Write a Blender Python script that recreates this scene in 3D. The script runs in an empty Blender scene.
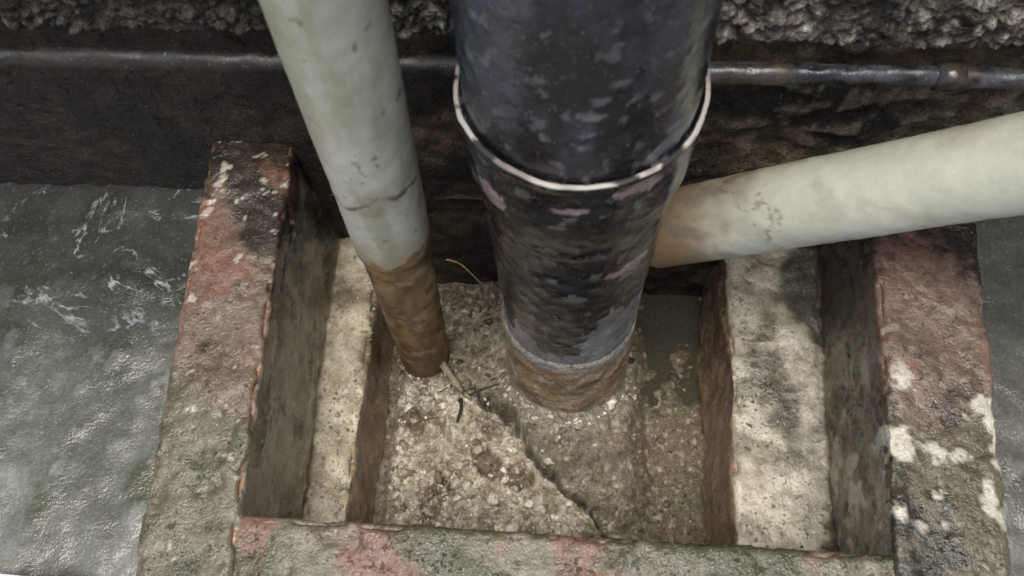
import bpy, math, random, bmesh
from mathutils import Vector, Matrix, noise
random.seed(7)
sc = bpy.context.scene

# ---------------------------------------------------------------- helpers
def n(x, y, z, s, o=3):
    return noise.fractal(Vector((x*s, y*s, z*s)), 0.9, 2.1, o)
def ss(a, b, x):
    if a == b: return 0.0
    t = (x-a)/(b-a)
    t = 0.0 if t < 0 else (1.0 if t > 1 else t)
    return t*t*(3-2*t)
def mix(a, b, t):
    t = 0.0 if t < 0 else (1.0 if t > 1 else t)
    return (a[0]+(b[0]-a[0])*t, a[1]+(b[1]-a[1])*t, a[2]+(b[2]-a[2])*t)
def lin(a, b, step):
    k = max(1, int(round(abs(b-a)/step)))
    return [a+(b-a)*i/k for i in range(k)]
def vor(x, y, z, s):
    d, p = noise.voronoi(Vector((x*s, y*s, z*s)))
    return d[0], d[1]-d[0], p[0]

def make(name, verts, faces, cols, wets, mat, parent=None, smooth=True):
    me = bpy.data.meshes.new(name)
    me.from_pydata(verts, [], faces)
    ca = me.color_attributes.new("Col", 'FLOAT_COLOR', 'POINT')
    flat = []
    for c in cols: flat += [c[0], c[1], c[2], 1.0]
    ca.data.foreach_set("color", flat)
    wa = me.attributes.new("wet", 'FLOAT', 'POINT')
    wa.data.foreach_set("value", list(wets))
    me.polygons.foreach_set("use_smooth", [smooth]*len(me.polygons))
    me.materials.append(mat)
    me.update()
    ob = bpy.data.objects.new(name, me)
    sc.collection.objects.link(ob)
    if parent: ob.parent = parent
    return ob
def empty(name):
    e = bpy.data.objects.new(name, None)
    e.empty_display_size = 0.05
    sc.collection.objects.link(e)
    return e

# ---------------------------------------------------------------- materials
def mat_surface(name, fine=500, mid=120, bump=0.5, bdist=0.0012, r_dry=0.85, r_wet=0.2,
                var=0.45, speck=0.25, speck_col=(0.6, 0.57, 0.48), speck_scale=420, foam=False, spec=0.5,
                midw=2.0, pits=0.0, coat=0.0):
    m = bpy.data.materials.new(name); m.use_nodes = True
    nt = m.node_tree; N = nt.nodes; L = nt.links
    b = N["Principled BSDF"]
    tc = N.new("ShaderNodeTexCoord")
    at = N.new("ShaderNodeAttribute"); at.attribute_name = "Col"
    wt = N.new("ShaderNodeAttribute"); wt.attribute_name = "wet"
    def noi(s, d=4, r=0.6):
        q = N.new("ShaderNodeTexNoise"); q.inputs["Scale"].default_value = s
        q.inputs["Detail"].default_value = d; q.inputs["Roughness"].default_value = r
        L.new(tc.outputs["Object"], q.inputs["Vector"]); return q
    def mr(src, a, c, d, e):
        q = N.new("ShaderNodeMapRange")
        q.inputs["From Min"].default_value = a; q.inputs["From Max"].default_value = c
        q.inputs["To Min"].default_value = d; q.inputs["To Max"].default_value = e
        L.new(src, q.inputs["Value"]); return q
    def mth(op, a, c):
        q = N.new("ShaderNodeMath"); q.operation = op
        for i, v in enumerate((a, c)):
            if isinstance(v, (int, float)): q.inputs[i].default_value = v
            else: L.new(v, q.inputs[i])
        return q
    nf = noi(fine, 3, 0.7); nm = noi(mid, 6, 0.75)
    v1 = mr(nf.outputs["Fac"], 0.3, 0.7, 1-var, 1+var)
    v2 = mr(nm.outputs["Fac"], 0.3, 0.7, 1-var, 1+var)
    vv = mth('MULTIPLY', v1.outputs[0], v2.outputs[0])
    mul = N.new("ShaderNodeVectorMath"); mul.operation = 'SCALE'
    L.new(at.outputs["Color"], mul.inputs[0]); L.new(vv.outputs[0], mul.inputs["Scale"])
    col = mul.outputs[0]
    hh = mth('MULTIPLY', nm.outputs["Fac"], midw)
    hh = mth('ADD', hh.outputs[0], nf.outputs["Fac"])
    if pits > 0:
        pn = noi(fine*0.45, 4, 0.65)
        pm = mr(pn.outputs["Fac"], 0.60, 0.68, 0, 1)
        dk = mr(pm.outputs[0], 0, 1, 1, 1-pits)
        m3 = N.new("ShaderNodeVectorMath"); m3.operation = 'SCALE'
        L.new(col, m3.inputs[0]); L.new(dk.outputs[0], m3.inputs["Scale"]); col = m3.outputs[0]
        pd = mth('MULTIPLY', pm.outputs[0], -1.2)
        hh = mth('ADD', hh.outputs[0], pd.outputs[0])
    if speck > 0:
        vo = N.new("ShaderNodeTexVoronoi"); vo.inputs["Scale"].default_value = speck_scale
        L.new(tc.outputs["Object"], vo.inputs["Vector"])
        dd = mth('ADD', vo.outputs["Distance"], mr(nf.outputs["Fac"], 0.3, 0.7, -0.2, 0.2).outputs[0])
        vm = mr(dd.outputs[0], 0.12, 0.38, 1, 0)
        sep = N.new("ShaderNodeSeparateColor"); L.new(vo.outputs["Color"], sep.inputs[0])
        sel = mr(sep.outputs[0], 0.6, 1.0, 0, speck)
        sf = mth('MULTIPLY', vm.outputs[0], sel.outputs[0])
        mx = N.new("ShaderNodeMix"); mx.data_type = 'RGBA'
        L.new(sf.outputs[0], mx.inputs[0]); L.new(col, mx.inputs[6]); mx.inputs[7].default_value = (*speck_col, 1)
        col = mx.outputs[2]
        hh = mth('ADD', hh.outputs[0], sf.outputs[0])
    if foam:
        fn = noi(9, 5, 0.6); fn.inputs["Distortion"].default_value = 1.2
        a = mth('SUBTRACT', fn.outputs["Fac"], 0.5); a = mth('ABSOLUTE', a.outputs[0], 0)
        fl = mr(a.outputs[0], 0.0, 0.014, 0.6, 0)
        fo = N.new("ShaderNodeAttribute"); fo.attribute_name = "foam"
        br = mr(noi(60, 5, 0.7).outputs["Fac"], 0.46, 0.6, 0, 1)
        f2 = mth('MULTIPLY', fl.outputs[0], fo.outputs["Fac"]); f2 = mth('MULTIPLY', f2.outputs[0], br.outputs[0])
        m2 = N.new("ShaderNodeMix"); m2.data_type = 'RGBA'
        L.new(f2.outputs[0], m2.inputs[0]); L.new(col, m2.inputs[6]); m2.inputs[7].default_value = (0.62, 0.68, 0.72, 1)
        col = m2.outputs[2]
    L.new(col, b.inputs["Base Color"])
    rn = mr(nm.outputs["Fac"], 0.35, 0.65, -0.18, 0.18)
    rw = mr(wt.outputs["Fac"], 0, 1, r_dry, r_wet)
    rr = mth('ADD', rn.outputs[0], rw.outputs[0]); rr.use_clamp = True
    L.new(rr.outputs[0], b.inputs["Roughness"])
    b.inputs["Specular IOR Level"].default_value = spec
    bp = N.new("ShaderNodeBump"); bp.inputs["Strength"].default_value = bump
    bp.inputs["Distance"].default_value = bdist
    L.new(hh.outputs[0], bp.inputs["Height"]); L.new(bp.outputs[0], b.inputs["Normal"])
    if coat > 0:   # film of rain water
        cw = mth('MULTIPLY', wt.outputs["Fac"], coat); cw.use_clamp = True
        L.new(cw.outputs[0], b.inputs["Coat Weight"])
        b.inputs["Coat Roughness"].default_value = 0.08; b.inputs["Coat IOR"].default_value = 1.33
        L.new(bp.outputs[0], b.inputs["Coat Normal"])
    return m

M_con = mat_surface("weathered_concrete", speck=0.8, bump=0.9, bdist=0.0022, r_wet=0.12, pits=0.5, coat=0.9)
M_rim = mat_surface("painted_brick", fine=420, mid=70, speck=0.15, bump=0.6, bdist=0.0013, r_dry=0.55, r_wet=0.08, var=0.26, midw=1.0, pits=0.35, coat=0.9)
M_wall = mat_surface("roughcast", fine=350, mid=80, speck=0.2, bump=0.9, bdist=0.0025, speck_scale=330, var=0.5, pits=0.4)
M_gnd = mat_surface("wet_ground", fine=420, mid=28, speck=0.15, bump=0.45, bdist=0.0010, var=0.25, foam=True, r_dry=0.42, r_wet=0.05, speck_scale=300, spec=0.8, coat=0.8)
M_blk = mat_surface("black_pipe_paint", fine=300, mid=70, speck=0.45, bump=0.3, bdist=0.0008, r_dry=0.6, r_wet=0.16, var=0.35, speck_scale=420, speck_col=(0.24,0.26,0.29), spec=0.65)
M_pvc = mat_surface("cream_plastic", fine=300, mid=40, speck=0.0, bump=0.10, bdist=0.0004, r_dry=0.75, r_wet=0.33, var=0.05)
M_stone = mat_surface("stone_bits", speck=0.3, bump=0.6)

# ---------------------------------------------------------------- ground
X0, X1, Y0, Y1 = -0.245, 0.25, 0.05, 0.376
xs = [-30,-12,-5,-2.2,-1.2,-0.85]+lin(-0.65, X0, 0.003)+lin(X0, X1, 0.03)+lin(X1, 0.6, 0.003)+[0.6,0.9,1.5,3,8,30]
ys = [-30,-12,-5,-2.5,-1.2,-0.6,-0.3]+lin(-0.1, Y0, 0.004)+lin(Y0, Y1, 0.003)+[Y1,0.42,0.6,2,8,30]
V=[];C=[];W=[];FO=[]
for j,y in enumerate(ys):
    for i,x in enumerate(xs):
        a = n(x,y,0,5,4); b2 = n(x,y,3,22,4); c3=n(x,y,5,60,3)
        near = abs(x)<0.7 and -0.2<y<0.4
        z = (0.003*a+0.0012*b2+0.0006*c3) if near else 0
        c = mix((0.115,0.12,0.10),(0.18,0.187,0.165), 0.5+a)
        c = mix(c,(0.07,0.075,0.047), ss(0.0,0.5,b2+0.3*c3)*0.8)
        c = mix(c,(0.29,0.30,0.285), ss(0.05,0.5,n(x,y,8,16,4))*0.6*ss(0.26,0.13,y))  # pale patches towards the front, painting hazy glare into the ground colour
        c = mix(c,(0.30,0.31,0.30), ss(0.40,0.6,c3+0.5*b2)*0.6)
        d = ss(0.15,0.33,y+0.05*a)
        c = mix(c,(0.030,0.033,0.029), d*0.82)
        if x>0.2: c = mix(c,(0.13,0.13,0.115),0.5)
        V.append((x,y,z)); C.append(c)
        W.append(min(1,max(0,0.85+0.7*b2)))
        FO.append(ss(-0.50,-0.42,x)*ss(-0.27,-0.31,x)*ss(0.20,0.28,y))
F=[];nx=len(xs)
for j in range(len(ys)-1):
    for i in range(nx-1):
        cx=(xs[i]+xs[i+1])/2; cy=(ys[j]+ys[j+1])/2
        if X0<cx<X1 and Y0<cy<Y1: continue
        F.append((j*nx+i,j*nx+i+1,(j+1)*nx+i+1,(j+1)*nx+i))
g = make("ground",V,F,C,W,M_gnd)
fa=g.data.attributes.new("foam",'FLOAT','POINT'); fa.data.foreach_set("value",FO)

# ---------------------------------------------------------------- house wall
wall = empty("house_wall")
xs = [-6,-3,-1.2]+lin(-0.6,-0.4,0.004)+lin(-0.4,0.4,0.0018)+lin(0.4,0.6,0.004)+[0.6,1.2,3,6]
zs = [-0.22]+lin(-0.19,0.196,0.004)+lin(0.196,0.30,0.0018)+lin(0.30,0.34,0.004)+[0.34,0.42,0.7,1.5,3]
V=[];C=[];W=[]
for z in zs:
    for x in xs:
        a=n(x,7,z,9,4); b2=n(x,3,z,60,4)
        zz=z+0.004*n(x,2,0,25,3)
        up = ss(0.198,0.205,zz)
        y=0.378-up*0.011
        if up>0 and abs(x)<0.7:
            d0,e0,p0=vor(x,0,z,95); d1,e1,p1=vor(x,4,z,210)
            st=ss(0.02,0.28,e0); s2=ss(0.02,0.25,e1)
            bald=ss(-0.2,0.15,n(x,5,z,20,3))
            y-=up*(0.0045*st*bald*(0.4+0.6*abs(math.sin(p0.x*7+p0.z*3)))+0.0018*s2+0.004*b2)
            k=abs(math.sin(p0.x*12.3+p0.z*5.1)); k2=abs(math.sin(p1.x*5.3+p1.z*9.1))
            stone=mix((0.19,0.15,0.11),(0.72,0.67,0.56),(0.6*k+0.4*k2)**1.2)
            cr=mix((0.05,0.04,0.028),stone,(0.25+0.75*st)*(0.4+0.6*s2)*(0.4+0.6*bald))
        else: cr=(0.3,0.27,0.2)
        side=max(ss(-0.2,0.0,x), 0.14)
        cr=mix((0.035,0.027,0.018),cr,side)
        cr = mix(cr,(0.035,0.028,0.018), ss(0.1,0.45,a+0.4*b2)*0.85)
        b3=n(x,1,z*2.5,35,4)
        y-=(1-up)*(0.0025*b2+0.004*a+0.0025*b3*ss(0,0.1,x))
        br = mix((0.06,0.042,0.024),(0.18,0.125,0.072), 0.5+1.1*b3)
        br = mix(br,(0.015,0.013,0.010), ss(-0.1,0.35,a))
        br = mix(br,(0.28,0.225,0.16), ss(0.08,0.4,b2+0.4*b3)*ss(0.05,0.15,x)*0.7)
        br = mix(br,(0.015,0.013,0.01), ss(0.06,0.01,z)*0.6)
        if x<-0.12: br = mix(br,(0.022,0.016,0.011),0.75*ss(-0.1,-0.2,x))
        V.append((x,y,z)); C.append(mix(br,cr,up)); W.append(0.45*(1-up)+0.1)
nx=len(xs)
F=[(j*nx+i,j*nx+i+1,(j+1)*nx+i+1,(j+1)*nx+i) for j in range(len(zs)-1) for i in range(nx-1)]
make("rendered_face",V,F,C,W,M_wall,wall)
bm_v=[(-6,0.40,-0.22),(6,0.40,-0.22),(6,0.65,-0.22),(-6,0.65,-0.22),(-6,0.40,3),(6,0.40,3),(6,0.65,3),(-6,0.65,3)]
make("masonry_core",bm_v,[(0,3,2,1),(4,5,6,7),(0,1,5,4),(1,2,6,5),(2,3,7,6),(3,0,4,7)],[(0.2,0.17,0.13)]*8,[0]*8,M_wall,wall,smooth=False)

# ---------------------------------------------------------------- revolve / tube
def tube(name, p0, p1, prof, colfn, mat, parent=None, seg=160, disp=0.0, cap=False):
    p0=Vector(p0); p1=Vector(p1); d=(p1-p0).normalized()
    ref = Vector((0,-1,0)) if abs(d.y)<0.9 else Vector((0,0,1))
    e1=(ref-d*ref.dot(d)).normalized(); e2=d.cross(e1)
    V=[];C=[];W=[]
    for s,r in prof:
        for k in range(seg):
            th=2*math.pi*k/seg
            dirv=e1*math.cos(th)+e2*math.sin(th)
            q=p0+d*s+dirv*r
            if disp: q=q+dirv*disp*(n(q.x,q.y,q.z,25,3)+0.5*n(q.x,q.y,q.z,110,2))
            c,w=colfn(q,s,th)
            V.append(q); C.append(c); W.append(w)
    F=[]
    for j in range(len(prof)-1):
        for k in range(seg):
            k2=(k+1)%seg
            F.append((j*seg+k,j*seg+k2,(j+1)*seg+k2,(j+1)*seg+k))
    if cap:
        F.append(tuple(reversed(range(seg)))); F.append(tuple((len(prof)-1)*seg+k for k in range(seg)))
    return make(name,V,F,C,W,mat,parent)
def dense(pts, fine_lo, fine_hi, step=0.002, coarse=0.05):
    out=[]
    for (s0,r0),(s1,r1) in zip(pts,pts[1:]):
        L=abs(s1-s0)+abs(r1-r0)
        st = step if (s0<fine_hi and s1>fine_lo) else coarse
        k=max(1,int(L/st))
        for i in range(k):
            t=i/k; out.append((s0+(s1-s0)*t,r0+(r1-r0)*t))
    out.append(pts[-1]); return out

# ---------------------------------------------------------------- black soil pipe
soil = empty("soil_pipe")
AX=(0.003,0.274)
def blob(q,cx,cz,rx,rz):
    if q.y>AX[1]: return 0
    d=math.hypot((q.x-cx)/rx,(q.z-cz)/rz)+1.0*n(q.x,q.y,q.z,80,5)
    return ss(1.03,0.90,d)
def blackcol(q,s,th):
    z=q.z
    a=n(q.x,q.y,z*0.4,14,4); b2=n(q.x,q.y,z*0.6,45,5)
    c=mix((0.006,0.0065,0.008),(0.016,0.018,0.022),0.5+a)
    if z>0.275:
        c=mix(c,(0.058,0.070,0.092),ss(-0.35,0.6,b2+0.8*a)*0.75)  # grey-blue dust tone, blended smooth as a painted sheen on the upper pipe
        c=mix(c,(0.009,0.009,0.011),ss(0.31,0.278,z+0.01*b2)*0.85)
        c=mix(c,(0.26,0.24,0.24),max(blob(q,0.008,0.322,0.006,0.004),blob(q,0.045,0.283,0.012,0.005))*0.6)
    c=mix(c,(0.19,0.20,0.215),ss(0.40,0.56,n(q.x,q.y,z,110,5))*0.5)
    pk=max(blob(q,0.036,0.264,0.014,0.005),blob(q,0.004,0.254,0.008,0.004),blob(q,0.034,0.165,0.010,0.008),blob(q,-0.038,0.24,0.006,0.008))
    c=mix(c,(0.36,0.26,0.27),pk*0.85)
    c=mix(c,(0.06,0.055,0.047),ss(0.15,0.5,n(q.x,q.y+3,z,22,5))*ss(0.27,0.2,z)*0.6)
    wet=1.0-0.4*ss(-0.1,0.4,b2)
    edge = 0.092+0.07*n(q.x,q.y,0,20,3)+0.03*n(q.x,q.y,z,60,5)
    t=ss(edge+0.002,edge-0.002,z)
    c=mix(c,mix((0.15,0.15,0.15),(0.29,0.29,0.295),0.5+b2),t); wet=wet*(1-t)+0.5*t
    return c,wet
R0=0.0475; R1=0.0525
pr=[(0.0,R0),(0.06,0.0485),(0.19,0.0520),(0.21,R1),(0.215,R1+0.0015),(0.225,R1+0.0018),(0.245,0.0580),(0.252,0.0590),(0.288,0.0595),(0.290,0.0602),(0.2935,0.0604),(0.2955,0.0598),(0.2955,0.0565),(0.28,0.056)]
tube("lower_pipe_with_socket",(AX[0],AX[1],-0.02),(AX[0],AX[1],1),dense(pr,-1,9,0.0018),blackcol,M_blk,soil,seg=280,disp=0.0006)
pr=[(0.0,0.0567),(0.12,0.0567),(1.9,0.0567)]
tube("upper_pipe",(AX[0]+0.000,AX[1],0.255),(AX[0]+0.001,AX[1],2),dense(pr,-1,0.2,0.0018),blackcol,M_blk,soil,seg=280,disp=0.0005)
def sealcol(q,s,th):
    b2=n(q.x,q.y,q.z,50,4)
    c=mix((0.56,0.53,0.47),(0.40,0.31,0.28),ss(0.05,0.3,b2))
    c=mix(c,(0.16,0.14,0.12),ss(0.0,0.4,n(q.x,q.y,q.z,30,4))*0.7)
    c=mix(c,(0.04,0.035,0.035),ss(0.2,0.34,n(q.x,q.y,q.z,80,3)))
    return c,0.5
tube("seal_ring",(AX[0],AX[1],0.2748),(AX[0],AX[1],1),[(0,0.0592),(0,0.0605),(0.0004,0.0610),(0.0010,0.0610),(0.0014,0.0605),(0.0015,0.0598),(0.0015,0.0588)],sealcol,M_pvc,soil,seg=280,disp=0.0007)
def claycol(q,s,th):
    a=n(q.x,q.y,q.z,30,4); b2=n(q.x,q.y,q.z,90,3)
    c=mix((0.32,0.205,0.10),(0.52,0.36,0.20),0.5+a)
    c=mix(c,(0.54,0.50,0.42),ss(0.0,0.35,b2)*0.7)
    c=mix(c,(0.12,0.08,0.045),ss(0.25,0.5,n(q.x,q.y,q.z,40,5))*0.8)
    c=mix(c,(0.36,0.35,0.32),ss(0.010,0.018,q.z+0.006*b2)*0.8)
    c=mix(c,(0.44,0.39,0.31),ss(-0.05,-0.09,q.z)*0.7)
    return c,0.4
pr=[(0,0.0505),(0.18,0.0497),(0.21,0.0497),(0.216,0.0503),(0.224,0.0500),(0.229,0.047)]
tube("clay_stub",(AX[0],AX[1],-0.20),(AX[0],AX[1],1),dense(pr,-1,9),claycol,M_con,soil,seg=220,disp=0.0012)

# ---------------------------------------------------------------- waste pipes
w1 = empty("waste_pipe")
def seg_d(px,pz,ax,az,bx,bz):
    vx,vz=bx-ax,bz-az; t=max(0,min(1,((px-ax)*vx+(pz-az)*vz)/(vx*vx+vz*vz)))
    return math.hypot(px-ax-vx*t,pz-az-vz*t)
def pvc1(q,s,th):
    a=n(q.x,q.y,q.z*0.3,12,4); b2=n(q.x,q.y,q.z,60,4)
    c=mix((0.54,0.55,0.42),(0.66,0.655,0.53),0.5+a)
    c=mix(c,(0.37,0.34,0.23),ss(-0.1,0.5,n(q.x,q.y,q.z*0.2,45,5))*0.5)
    if q.y<0.29:
        wob=0.007*n(q.x,q.y,q.z,60,4)
        d=min(seg_d(q.x+wob,q.z+wob,-0.130,0.186,-0.104,0.207),seg_d(q.x,q.z+wob,-0.104,0.207,-0.088,0.203))
        c=mix(c,(0.11,0.07,0.035),ss(0.0030,0.0004,d-0.003*b2)*0.85)
        d=seg_d(q.x+wob,q.z,-0.110,0.25,-0.106,0.235)
        c=mix(c,(0.20,0.15,0.09),ss(0.0016,0.0002,d)*0.6)
        c=mix(c,(0.30,0.25,0.16),ss(0.022,0.0,math.hypot(q.x+0.105,q.z-0.205)+0.015*b2)*0.5)
    c=mix(c,(0.20,0.16,0.10),ss(0.62,0.74,n(q.x,q.y,q.z*0.7,110,5))*0.7)
    e=0.122+0.016*n(q.x,q.y,0,30,3)+0.008*n(q.x,q.y,q.z,90,2)
    c=mix(c,(0.36,0.29,0.17),ss(e+0.04,e,q.z)*0.55)
    t=ss(e+0.003,e-0.003,q.z)
    st=n(q.x*1.6,q.y*1.6,q.z*0.35,40,5)
    r=mix((0.35,0.21,0.085),(0.17,0.095,0.042),0.45+1.3*st)
    r=mix(r,(0.44,0.35,0.21),ss(0.05,0.4,b2)*0.6)
    r=mix(r,(0.10,0.06,0.03),ss(0.2,0.45,n(q.x,q.y,q.z,70,4))*0.7)
    r=mix(r,(0.10,0.06,0.03),ss(0.02,-0.10,q.z+0.08*a)*0.6)
    c=mix(c,r,t); c=mix(c,(0.05,0.03,0.018),ss(-0.09,-0.15,q.z)*0.5)
    return c,0.85-0.3*t
pr=[(0,0.0222),(0.280,0.0234),(0.2845,0.0236),(0.2855,0.0254),(0.55,0.0256),(1.8,0.0256)]
tube("pipe_body",(-0.129,0.298,-0.175),(-0.104,0.261,0.339),dense(pr,-1,0.55),pvc1,M_pvc,w1,seg=140,disp=0.0003)
w2 = empty("waste_pipe")
def pvc2(q,s,th):
    a=n(q.x,q.y,q.z,12,4); b2=n(q.x,q.y,q.z,55,5); l=n(q.x,q.y,q.z,24,5)
    c=mix((0.55,0.565,0.45),(0.67,0.67,0.55),0.5+a)
    c=mix(c,(0.42,0.40,0.30),ss(0.0,0.5,n(q.x*0.4,q.y*0.6,q.z,50,5))*0.4)
    t=ss(0.10,0.05,s+0.05*l)
    r=mix((0.46,0.39,0.28),(0.22,0.16,0.10),0.45+1.5*b2+0.5*l)
    c=mix(c,r,t*0.85)
    tl=0.085+0.05*l
    c=mix(c,(0.16,0.11,0.06),ss(0.0028,0.0,abs(s-tl)+0.001*b2)*0.6)
    c=mix(c,(0.28,0.15,0.05),ss(0.055,0.02,s+0.03*b2)*0.8)
    return c,0.85-0.45*t
pL=Vector((0.060,0.320,0.056)); pR=Vector((0.244,0.283,0.207))
pr=[(0.03,0.0235),(0.0,0.0235),(0.0,0.0262),(0.002,0.0272),(0.3,0.0272),(0.9,0.0272)]
tube("pipe_body",pL,pR,dense(pr,-1,0.35),pvc2,M_pvc,w2,seg=140,disp=0.0004)

# ---------------------------------------------------------------- conduit along wall
cd = empty("conduit_pipe")
def ccol(q,s,th):
    b2=n(q.x,q.y,q.z,60,4)
    c=mix((0.015,0.017,0.02),(0.07,0.077,0.085),0.3+1.2*b2)
    c=mix(c,(0.07,0.05,0.03),ss(0.0,0.4,n(q.x,q.y,q.z,25,5))*0.8)
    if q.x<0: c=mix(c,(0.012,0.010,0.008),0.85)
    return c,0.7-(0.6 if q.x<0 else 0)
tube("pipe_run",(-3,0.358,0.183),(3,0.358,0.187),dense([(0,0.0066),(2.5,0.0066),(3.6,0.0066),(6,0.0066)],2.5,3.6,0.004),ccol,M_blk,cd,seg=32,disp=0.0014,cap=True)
tube("coupling",(0.214,0.358,0.185),(0.232,0.358,0.185),[(0,0.006),(0,0.0082),(0.009,0.0086),(0.016,0.0082),(0.016,0.006)],ccol,M_blk,cd,seg=32,disp=0.0008)

# ---------------------------------------------------------------- gully surround
box = empty("brick_drain_surround")
def sweep(name, A, B, s0, s1, axis, colfn, mat, amp=1.0, step=0.0019, rounds=5, flip=False):
    PA=[];PB=[]
    for i in range(len(A)-1):
        L=math.hypot(A[i+1][0]-A[i][0],A[i+1][1]-A[i][1]); k=max(1,int(L/step))
        for j in range(k):
            t=j/k
            PA.append([A[i][0]+(A[i+1][0]-A[i][0])*t,A[i][1]+(A[i+1][1]-A[i][1])*t])
            PB.append([B[i][0]+(B[i+1][0]-B[i][0])*t,B[i][1]+(B[i+1][1]-B[i][1])*t])
    PA.append(list(A[-1]));PB.append(list(B[-1]))
    sharp=[list(p) for p in PA]
    for _ in range(rounds):
        for P in (PA,PB):
            Q=[list(p) for p in P]
            for i in range(1,len(P)-1):
                P[i][0]=(Q[i-1][0]+2*Q[i][0]+Q[i+1][0])/4; P[i][1]=(Q[i-1][1]+2*Q[i][1]+Q[i+1][1])/4
    corner=[min(1,math.hypot(p[0]-q[0],p[1]-q[1])/0.0008) for p,q in zip(PA,sharp)]
    m=max(2,int(abs(s1-s0)/step)); V=[];C=[];W=[]
    K=len(PA)
    for j in range(m+1):
        t=j/m; s=s0+(s1-s0)*t
        for i in range(K):
            a=PA[i][0]+(PB[i][0]-PA[i][0])*t; z=PA[i][1]+(PB[i][1]-PA[i][1])*t
            i0=max(0,i-1);i1=min(K-1,i+1)
            ta=PA[i1][0]-PA[i0][0]; tz=PA[i1][1]-PA[i0][1]; l=math.hypot(ta,tz) or 1
            na,nz=-tz/l,ta/l
            if flip: na,nz=-na,-nz
            x,y=(a,s) if axis=='y' else (s,a)
            top = 1 if z>0.05 else 0
            d=amp*((0.0016 if top else 0.004)*n(x,y,z,14,3)+(0.0005 if top else 0.0012)*n(x,y,z,70,3)+0.0004*n(x,y,z,190,2))
            chip=n(x,y,z,45,4)
            d-=amp*corner[i]*max(0,chip)*0.011
            fl=ss(0.10,0.14,n(x+9,y,z,26,5))
            d-=0.0010*fl
            cr=abs(n(x+4,y+2,z,9,4)); ck=ss(0.008,0.0,cr)*ss(-0.05,0.1,n(x,y,z+3,12,2))
            d-=0.0012*ck
            a+=na*d; z+=nz*d
            x,y=(a,s) if axis=='y' else (s,a)
            c,w=colfn(x,y,z,nz,corner[i],chip,fl)
            c=mix(c,(0.03,0.022,0.015),ck*0.7)
            if z>0.045: c=(c[0]*0.78,c[1]*0.78,c[2]*0.78)
            V.append((x,y,z));C.append(c);W.append(w)
    F=[(j*K+i,j*K+i+1,(j+1)*K+i+1,(j+1)*K+i) for j in range(m) for i in range(K-1)]
    return make(name,V,F,C,W,mat,box)

RED=(0.285,0.142,0.100); OLV=(0.17,0.16,0.105); CRM=(0.68,0.62,0.46); BLK=(0.020,0.018,0.013); LIC=(0.85,0.80,0.66)
def col_left(x,y,z,nz,co,chip,fl):
    a=n(x,y,z,16,5); b2=n(x,y,z,55,4)
    if z>0.045:
        c=mix(RED,(0.24,0.175,0.135),ss(-0.3,0.25,a))
        c=mix(c,(0.22,0.155,0.115),fl*0.6)
        c=mix(c,(0.34,0.25,0.20),ss(0.05,0.4,b2)*0.35)
        c=mix(c,mix(OLV,(0.24,0.215,0.15),0.5+b2),ss(0.205,0.15,y+0.11*a))
        c=mix(c,(0.065,0.072,0.036),ss(0.05,0.35,n(x,y,5,24,5))*ss(0.27,0.12,y)*0.75)
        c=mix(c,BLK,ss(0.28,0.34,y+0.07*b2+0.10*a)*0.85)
        c=mix(c,(0.50,0.26,0.15),co*ss(0.15,0.35,chip)*0.9)
        c=mix(c,(0.75,0.68,0.56),ss(0.54,0.60,n(x,y,z,75,4))*0.85)
        w=0.75
    elif z>-0.066:
        c=mix((0.21,0.175,0.12),(0.40,0.345,0.245),0.5+1.2*a+0.5*b2)
        c=mix(c,(0.17,0.18,0.10),ss(0.0,0.4,n(x,y,z+7,15,4))*0.4)
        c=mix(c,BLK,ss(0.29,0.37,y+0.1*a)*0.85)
        c=mix(c,(0.10,0.08,0.053),ss(0.15,0.4,n(x,y*2,z*0.5,22,4))*0.6)
        c=mix(c,(0.46,0.42,0.31),ss(0.15,0.4,n(x,y,z,30,4))*0.5); w=0.6
    elif nz>0.5:
        c=mix((0.44,0.385,0.27),CRM,0.5+1.2*b2); c=mix(c,(0.15,0.11,0.065),ss(0.05,0.5,a)*0.7); w=0.6
    else:
        c=mix((0.24,0.165,0.10),(0.40,0.29,0.18),0.5+1.2*b2); c=mix(c,(0.08,0.055,0.035),ss(0.1,0.4,a)*0.6); w=0.7
    return c,w
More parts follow.
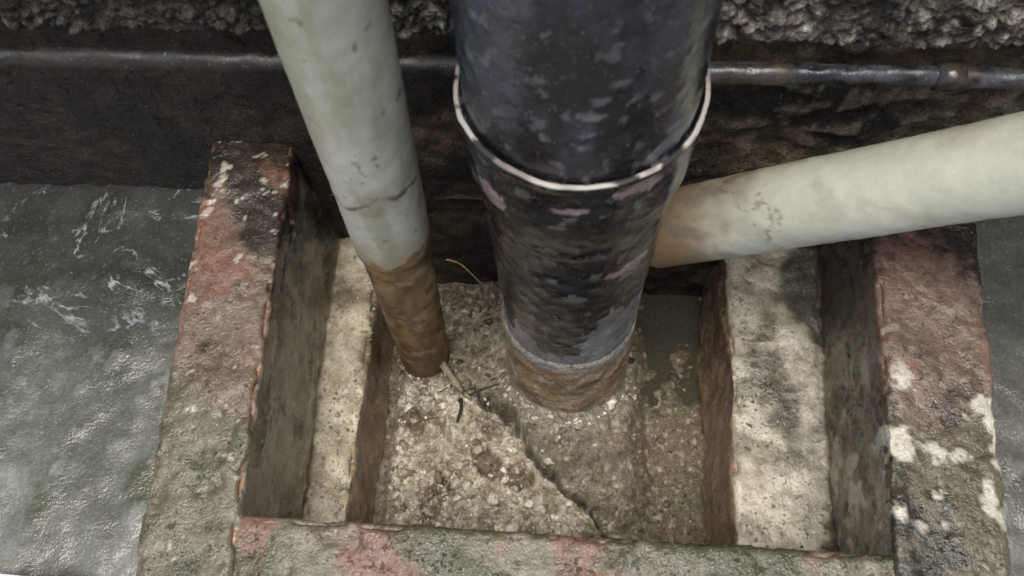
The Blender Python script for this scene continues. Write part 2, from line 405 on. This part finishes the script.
def col_right(x,y,z,nz,co,chip,fl):
    a=n(x,y,z,16,5); b2=n(x,y,z,55,4); l=n(x+3,y,z,26,6)
    if z>0.045:
        c=mix(RED,(0.24,0.165,0.125),ss(-0.3,0.3,a))
        c=mix(c,(0.19,0.135,0.10),fl*0.6)
        c=mix(c,(0.38,0.29,0.24),ss(0.1,0.4,b2)*0.35)
        c=mix(c,mix((0.12,0.115,0.07),(0.20,0.18,0.125),0.5+b2),ss(0.22,0.16,y+0.09*a)*0.9)
        c=mix(c,BLK,ss(0.0,0.3,b2+0.6*a)*ss(0.27,0.17,y)*0.85)
        li=ss(-0.02,0.16,l+0.7*b2-0.08)*ss(0.24,0.19,y+0.06*a)*ss(0.08,0.13,y)
        c=mix(c,LIC,li*0.85)
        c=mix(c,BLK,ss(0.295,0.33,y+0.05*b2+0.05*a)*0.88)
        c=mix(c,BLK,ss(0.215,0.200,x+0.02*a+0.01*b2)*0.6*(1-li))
        c=mix(c,(0.38,0.21,0.13),co*ss(0.15,0.4,chip)*0.5); w=0.75
    elif z>-0.058:
        c=mix((0.06,0.048,0.03),(0.18,0.14,0.092),0.5+1.2*a+0.5*b2)
        c=mix(c,BLK,ss(0.0,0.4,a+0.1)*0.7)
        c=mix(c,(0.58,0.54,0.42),ss(0.12,0.28,l+0.4*b2)*ss(0.27,0.2,y)*0.75); w=0.7
    elif nz>0.5:
        c=mix((0.32,0.29,0.22),(0.56,0.52,0.41),0.5+1.2*b2); c=mix(c,(0.035,0.03,0.02),ss(0.05,0.45,a+(0.2 if y>0.29 else 0)+(x-0.17)*7)*0.8); w=0.8
    else:
        c=mix((0.20,0.135,0.088),(0.34,0.235,0.16),0.5+1.2*b2); w=0.8
    return c,w
def col_front(x,y,z,nz,co,chip,fl):
    a=n(x,y,z,14,5); b2=n(x,y,z,55,4)
    c=mix(OLV,(0.25,0.22,0.16),0.5+1.1*b2)
    rd=ss(-0.06,0.06,n(x+2,y,z,20,5)+0.2*b2+0.15*ss(0.085,0.1,y)+0.3*ss(-0.15,-0.18,x))
    c=mix(c,RED,rd*0.8)
    c=mix(c,(0.20,0.16,0.12),fl*0.5)
    c=mix(c,(0.068,0.08,0.038),ss(0.02,0.33,a)*0.8)
    c=mix(c,(0.50,0.43,0.34),co*ss(0.15,0.4,chip)*0.6)
    if z<0.04: c=mix((0.12,0.10,0.07),(0.2,0.17,0.12),0.5+b2)
    return c,0.75
A=[(-0.252,-0.03),(-0.252,0.07),(-0.191,0.07),(-0.193,-0.073),(-0.160,-0.075),(-0.156,-0.185)]
B=[(-0.274,-0.03),(-0.274,0.07),(-0.209,0.07),(-0.205,-0.073),(-0.166,-0.075),(-0.160,-0.185)]
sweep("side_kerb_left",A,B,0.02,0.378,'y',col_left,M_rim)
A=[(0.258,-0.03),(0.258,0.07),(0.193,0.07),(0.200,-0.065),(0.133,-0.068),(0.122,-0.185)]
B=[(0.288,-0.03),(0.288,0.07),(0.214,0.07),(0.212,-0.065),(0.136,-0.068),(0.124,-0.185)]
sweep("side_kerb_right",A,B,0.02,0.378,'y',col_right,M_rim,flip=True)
A=[(0.022,-0.03),(0.022,0.066),(0.103,0.066),(0.105,-0.185)]
B=[(0.022,-0.03),(0.022,0.066),(0.100,0.066),(0.102,-0.185)]
sweep("front_kerb",A,B,-0.196,0.200,'x',col_front,M_rim)

# ---------------------------------------------------------------- gully floor
A2=Vector((-0.078,0.262)); B2=Vector((0.03,0.150)); dL=(B2-A2).normalized(); nL=Vector((-dL.y,dL.x))
def floor_h(x,y):
    a=n(x,y,0,20,3); b2=n(x,y,0,75,4); g3=n(x,y,4,190,3)
    s=(Vector((x,y))-A2).dot(nL)+0.012*a+0.004*b2
    d=math.hypot(x-AX[0],y-AX[1])
    h=-0.158+0.004*a+0.0022*b2+0.0006*g3
    fr=ss(0.2,-0.9,(y-AX[1])/max(d,1e-4))
    m=ss(0.16,0.045,d+0.020*b2+0.03*a)
    rl=ss(0.078,0.056,x+0.006*a+0.003*b2)
    mound=(0.028+0.050*fr)*m*rl + 0.008*ss(0.058,0.05,d+0.004*b2)
    rub=ss(0.002,-0.002,s)*ss(-0.154,-0.14,x)
    rb=rub*ss(0.285,0.255,y)
    h1=h+mound
    dv,ev,pv=vor(x,y,0,60)
    h2=-0.136+0.014*a+0.007*b2+0.0014*g3+0.008*ss(0.0,0.35,ev)*abs(math.sin(pv.x*9+pv.y*4))
    hh=h1+(h2-h1)*rb
    cw=0.0022+0.004*max(0,a+0.1)
    crack=ss(cw,0.0005,abs(s))*ss(0.275,0.26,y)
    hh-=0.013*crack
    wz=ss(0.03,0.07,x+0.01*a)*ss(0.26,0.33,y+0.1*a+0.02*b2)
    hh-=0.010*wz
    return hh,a,b2,s,rb,crack,m,rl,g3,ev,pv
xs=lin(-0.172,0.136,0.0011)+[0.136]; ys=lin(0.09,0.384,0.0011)+[0.384]
V=[];C=[];W=[]
for y in ys:
    for x in xs:
        h,a,b2,s,rub,crack,m,rl,g3,ev,pv=floor_h(x,y)
        c=mix((0.24,0.20,0.14),(0.38,0.335,0.25),0.5+a+0.5*b2)
        r=mix((0.38,0.32,0.22),(0.82,0.76,0.60),0.5+1.0*b2+0.7*g3)
        r=mix(r,mix((0.28,0.21,0.14),(0.80,0.76,0.63),abs(math.sin(pv.x*5+pv.y*13))),0.45*ss(0.0,0.3,ev))
        r=mix(r,(0.16,0.115,0.07),ss(0.18,0.42,n(x,y,7,24,5))*0.85)
        c=mix(c,r,rub)
        c=mix(c,(0.13,0.092,0.055),ss(0.05,0.45,n(x+1,y,0,28,5))*0.6*(1-rub*0.8))
        c=mix(c,(0.035,0.027,0.018),crack*0.9)
        c=mix(c,(0.19,0.145,0.095),(1-rl)*0.75)
        c=mix(c,(0.16,0.155,0.09),ss(0.0,0.4,n(x,y,2,15,4))*(1-rl)*0.6)
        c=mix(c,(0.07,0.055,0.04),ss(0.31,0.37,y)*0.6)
        d=math.hypot(x-AX[0],y-AX[1])
        c=mix(c,(0.46,0.43,0.35),ss(0.068,0.052,d+0.004*b2)*0.6)
        c=mix(c,(0.68,0.65,0.56),ss(0.33,0.5,g3+0.4*b2)*0.5)
        V.append((x,y,h));C.append(c);W.append(0.85-0.25*rub+0.3*a)
nx=len(xs)
F=[(j*nx+i,j*nx+i+1,(j+1)*nx+i+1,(j+1)*nx+i) for j in range(len(ys)-1) for i in range(nx-1)]
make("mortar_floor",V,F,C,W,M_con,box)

m=bpy.data.materials.new("murky_water"); m.use_nodes=True
b=m.node_tree.nodes["Principled BSDF"]; b.inputs["Base Color"].default_value=(0.15,0.135,0.10,1); b.inputs["Roughness"].default_value=0.1
b.inputs["Transmission Weight"].default_value=0.6; b.inputs["IOR"].default_value=1.33
nn=m.node_tree.nodes.new("ShaderNodeTexNoise"); nn.inputs["Scale"].default_value=60
bb=m.node_tree.nodes.new("ShaderNodeBump"); bb.inputs["Strength"].default_value=0.3; bb.inputs["Distance"].default_value=0.001
m.node_tree.links.new(nn.outputs["Fac"],bb.inputs["Height"]); m.node_tree.links.new(bb.outputs[0],b.inputs["Normal"])
make("puddle_water",[(-0.16,0.11,-0.1635),(0.128,0.11,-0.1635),(0.128,0.378,-0.1635),(-0.16,0.378,-0.1635)],[(0,1,2,3)],[(0,0,0)]*4,[1]*4,m,smooth=False)

# ---------------------------------------------------------------- gravel / crumbs
bm=bmesh.new(); bmesh.ops.create_icosphere(bm,subdivisions=2,radius=1.0)
bv=[v.co.copy() for v in bm.verts]; bf=[[v.index for v in f.verts] for f in bm.faces]; bm.free()
def stones(name, spots, mat):
    V=[];F=[];C=[];W=[]
    for (x,y,z,r,c) in spots:
        off=len(V); sx,sy,sz=[random.uniform(0.6,1.25) for _ in range(3)]
        rot=Matrix.Rotation(random.uniform(0,6.28),3,'Z')@Matrix.Rotation(random.uniform(-.6,.6),3,'X')
        o=random.uniform(0,50)
        for v in bv:
            k=1+0.6*noise.noise(v*1.5+Vector((o,0,0)))
            q=rot@Vector((v.x*sx,v.y*sy,v.z*sz*0.6))*r*k
            V.append((x+q.x,y+q.y,z+q.z));C.append(c);W.append(0.4)
        F+=[[i+off for i in f] for f in bf]
    return make(name,V,F,C,W,mat)
sp=[]
for _ in range(1900):
    x=random.uniform(-0.152,0.04); y=random.uniform(0.12,0.29)
    h,a,b2,s,rub=floor_h(x,y)[:5]
    if rub<0.5 and random.random()>0.25: continue
    if random.random()<0.5 and a>0: continue
    r=random.choice([0.0005,0.0007,0.0009,0.0012,0.0016]) if random.random()<0.87 else random.uniform(0.002,0.0055)
    c=mix((0.20,0.16,0.10),(0.80,0.76,0.63),random.random()**1.1)
    sp.append((x,y,h+r*0.1,r,c))
for _ in range(350):
    x=random.uniform(-0.2,-0.163); y=random.uniform(0.12,0.34); r=random.uniform(0.0004,0.0014)
    sp.append((x,y,-0.0745,r,mix((0.2,0.17,0.11),(0.66,0.62,0.50),random.random())))
for _ in range(260):
    x=random.uniform(0.138,0.2); y=random.uniform(0.12,0.35); r=random.uniform(0.0004,0.0013)
    sp.append((x,y,-0.067,r,mix((0.10,0.08,0.06),(0.5,0.48,0.4),random.random())))
for _ in range(240):
    x=random.uniform(-0.15,0.12); y=random.uniform(0.27,0.37); h=floor_h(x,y)[0]; r=random.uniform(0.0008,0.0045)
    sp.append((x,y,h+r*0.1,r,mix((0.04,0.03,0.02),(0.32,0.28,0.20),random.random())))
for _ in range(60):
    x=random.uniform(0.06,0.12); y=random.uniform(0.12,0.27); h=floor_h(x,y)[0]; r=random.uniform(0.0005,0.0018)
    sp.append((x,y,h,r,mix((0.1,0.08,0.05),(0.45,0.4,0.3),random.random())))
for _ in range(110):
    th=random.uniform(math.pi,2*math.pi); rr=random.gauss(0.056,0.004); x=AX[0]+rr*math.cos(th); y=AX[1]+rr*math.sin(th)
    if rr<0.050: continue
    h=floor_h(x,y)[0]; r=random.uniform(0.0006,0.0022); sp.append((x,y,h,r,mix((0.2,0.16,0.1),(0.78,0.74,0.63),random.random())))
for _ in range(60):
    th=random.uniform(0,6.28); rr=random.gauss(0.027,0.003); x=-0.127+rr*math.cos(th); y=0.297+rr*math.sin(th)
    h=floor_h(x,y)[0]; r=random.uniform(0.0006,0.002); sp.append((x,y,h,r,mix((0.1,0.07,0.04),(0.66,0.62,0.52),random.random())))
stones("gravel",sp,M_stone)

# ---------------------------------------------------------------- twigs
def twig(name, pts, r, col):
    V=[];F=[];C=[];W=[];seg=7
    P=[Vector(p) for p in pts]
    fine=[]
    for i in range(len(P)-1):
        for k in range(8):
            t=k/8; p0=P[max(0,i-1)];p1=P[i];p2=P[i+1];p3=P[min(len(P)-1,i+2)]
            fine.append(0.5*((2*p1)+(p2-p0)*t+(2*p0-5*p1+4*p2-p3)*t*t+(3*p1-p0-3*p2+p3)*t**3))
    fine.append(P[-1])
    for i,p in enumerate(fine):
        d=(fine[min(i+1,len(fine)-1)]-fine[max(0,i-1)]).normalized()
        e1=d.orthogonal().normalized();e2=d.cross(e1)
        rr=r*(1-0.6*i/len(fine))*(1+0.5*noise.noise(p*200))
        for k in range(seg):
            th=6.2832*k/seg; V.append(p+(e1*math.cos(th)+e2*math.sin(th))*rr);C.append(col);W.append(0.3)
    for i in range(len(fine)-1):
        for k in range(seg):
            F.append((i*seg+k,i*seg+(k+1)%seg,(i+1)*seg+(k+1)%seg,(i+1)*seg+k))
    return make(name,V,F,C,W,M_stone)
fz=lambda x,y,d=0.003:(x,y,floor_h(x,y)[0]+d)
twig("twig",[fz(-0.112,0.285,0.018),fz(-0.10,0.27,0.012),fz(-0.09,0.258,0.006),fz(-0.080,0.248)],0.0042,(0.30,0.25,0.17))
twig("twig",[fz(-0.13,0.262,0.001),fz(-0.115,0.258,0.003),fz(-0.105,0.262,0.003),fz(-0.095,0.272,0.002)],0.0016,(0.50,0.50,0.46))
twig("twig",[fz(-0.09,0.25),fz(-0.088,0.24),fz(-0.091,0.228)],0.0022,(0.03,0.025,0.02))
twig("twig",[fz(-0.10,0.262),fz(-0.08,0.262,0.004),fz(-0.06,0.27,0.004)],0.0018,(0.05,0.04,0.03))
twig("twig",[fz(-0.085,0.252),fz(-0.07,0.257,0.004),fz(-0.055,0.26,0.003)],0.0012,(0.06,0.05,0.03))
twig("twig",[(-0.105,0.352,-0.06),(-0.092,0.35,-0.065),(-0.075,0.34,-0.08)],0.0010,(0.30,0.23,0.14))

# ---------------------------------------------------------------- white board lower left
M_wh = mat_surface("white_board_paint", speck=0, var=0.03, bump=0.1, r_wet=0.3)
bm=bmesh.new(); bmesh.ops.create_cube(bm,size=1)
for v in bm.verts:
    v.co=Vector((v.co.x*0.70, v.co.y*0.32, 0.010+v.co.z*0.018))
bmesh.ops.bevel(bm,geom=list(bm.edges),offset=0.001,segments=2,affect='EDGES')
bmesh.ops.recalc_face_normals(bm,faces=bm.faces)
rot=Matrix.Rotation(math.radians(-2.0),3,'Z')
me=bpy.data.meshes.new("white_board_tmp"); bm.to_mesh(me); bm.free()
vs=[tuple(rot@v.co+Vector((-0.642,-0.086,0))) for v in me.vertices]; fs=[list(p.vertices) for p in me.polygons]
make("white_board",vs,fs,[(0.84,0.86,0.90)]*len(vs),[0.4]*len(vs),M_wh,smooth=False)

# ---------------------------------------------------------------- light
w=bpy.data.worlds.new("World"); sc.world=w; w.use_nodes=True
EL=math.radians(79); AZ=math.radians(190)
nt=w.node_tree; sky=nt.nodes.new("ShaderNodeTexSky"); sky.sky_type='NISHITA'; sky.sun_disc=False
sky.sun_elevation=EL; sky.sun_rotation=AZ; sky.dust_density=4.0; sky.air_density=1.0
nt.links.new(sky.outputs[0],nt.nodes["Background"].inputs[0]); nt.nodes["Background"].inputs[1].default_value=0.13
sl=bpy.data.lights.new("sun","SUN"); sl.energy=2.5; sl.angle=math.radians(30); sl.color=(1,0.96,0.89)
so=bpy.data.objects.new("sun",sl); sc.collection.objects.link(so)
dirv=Vector((math.sin(AZ)*math.cos(EL), math.cos(AZ)*math.cos(EL), math.sin(EL)))
so.rotation_euler=dirv.to_track_quat('Z','Y').to_euler()

# ---------------------------------------------------------------- camera
cam=bpy.data.cameras.new("camera"); co=bpy.data.objects.new("camera",cam); sc.collection.objects.link(co)
right=Vector((0.9974,0.0612,-0.0387)); fwd=Vector((-0.0618,0.4377,-0.8970)).normalized()
right=(right-fwd*right.dot(fwd)).normalized(); up=right.cross(fwd)
Mx=Matrix(((right.x,up.x,-fwd.x,0),(right.y,up.y,-fwd.y,0),(right.z,up.z,-fwd.z,0.61),(0,0,0,1)))
co.matrix_world=Mx
cam.sensor_width=36; cam.lens=30.94; cam.clip_start=0.01; cam.clip_end=200
cam.dof.use_dof=True; cam.dof.focus_distance=0.68; cam.dof.aperture_fstop=12
sc.camera=co
sc.view_settings.view_transform='Standard'; sc.view_settings.look='None'; sc.view_settings.exposure=0
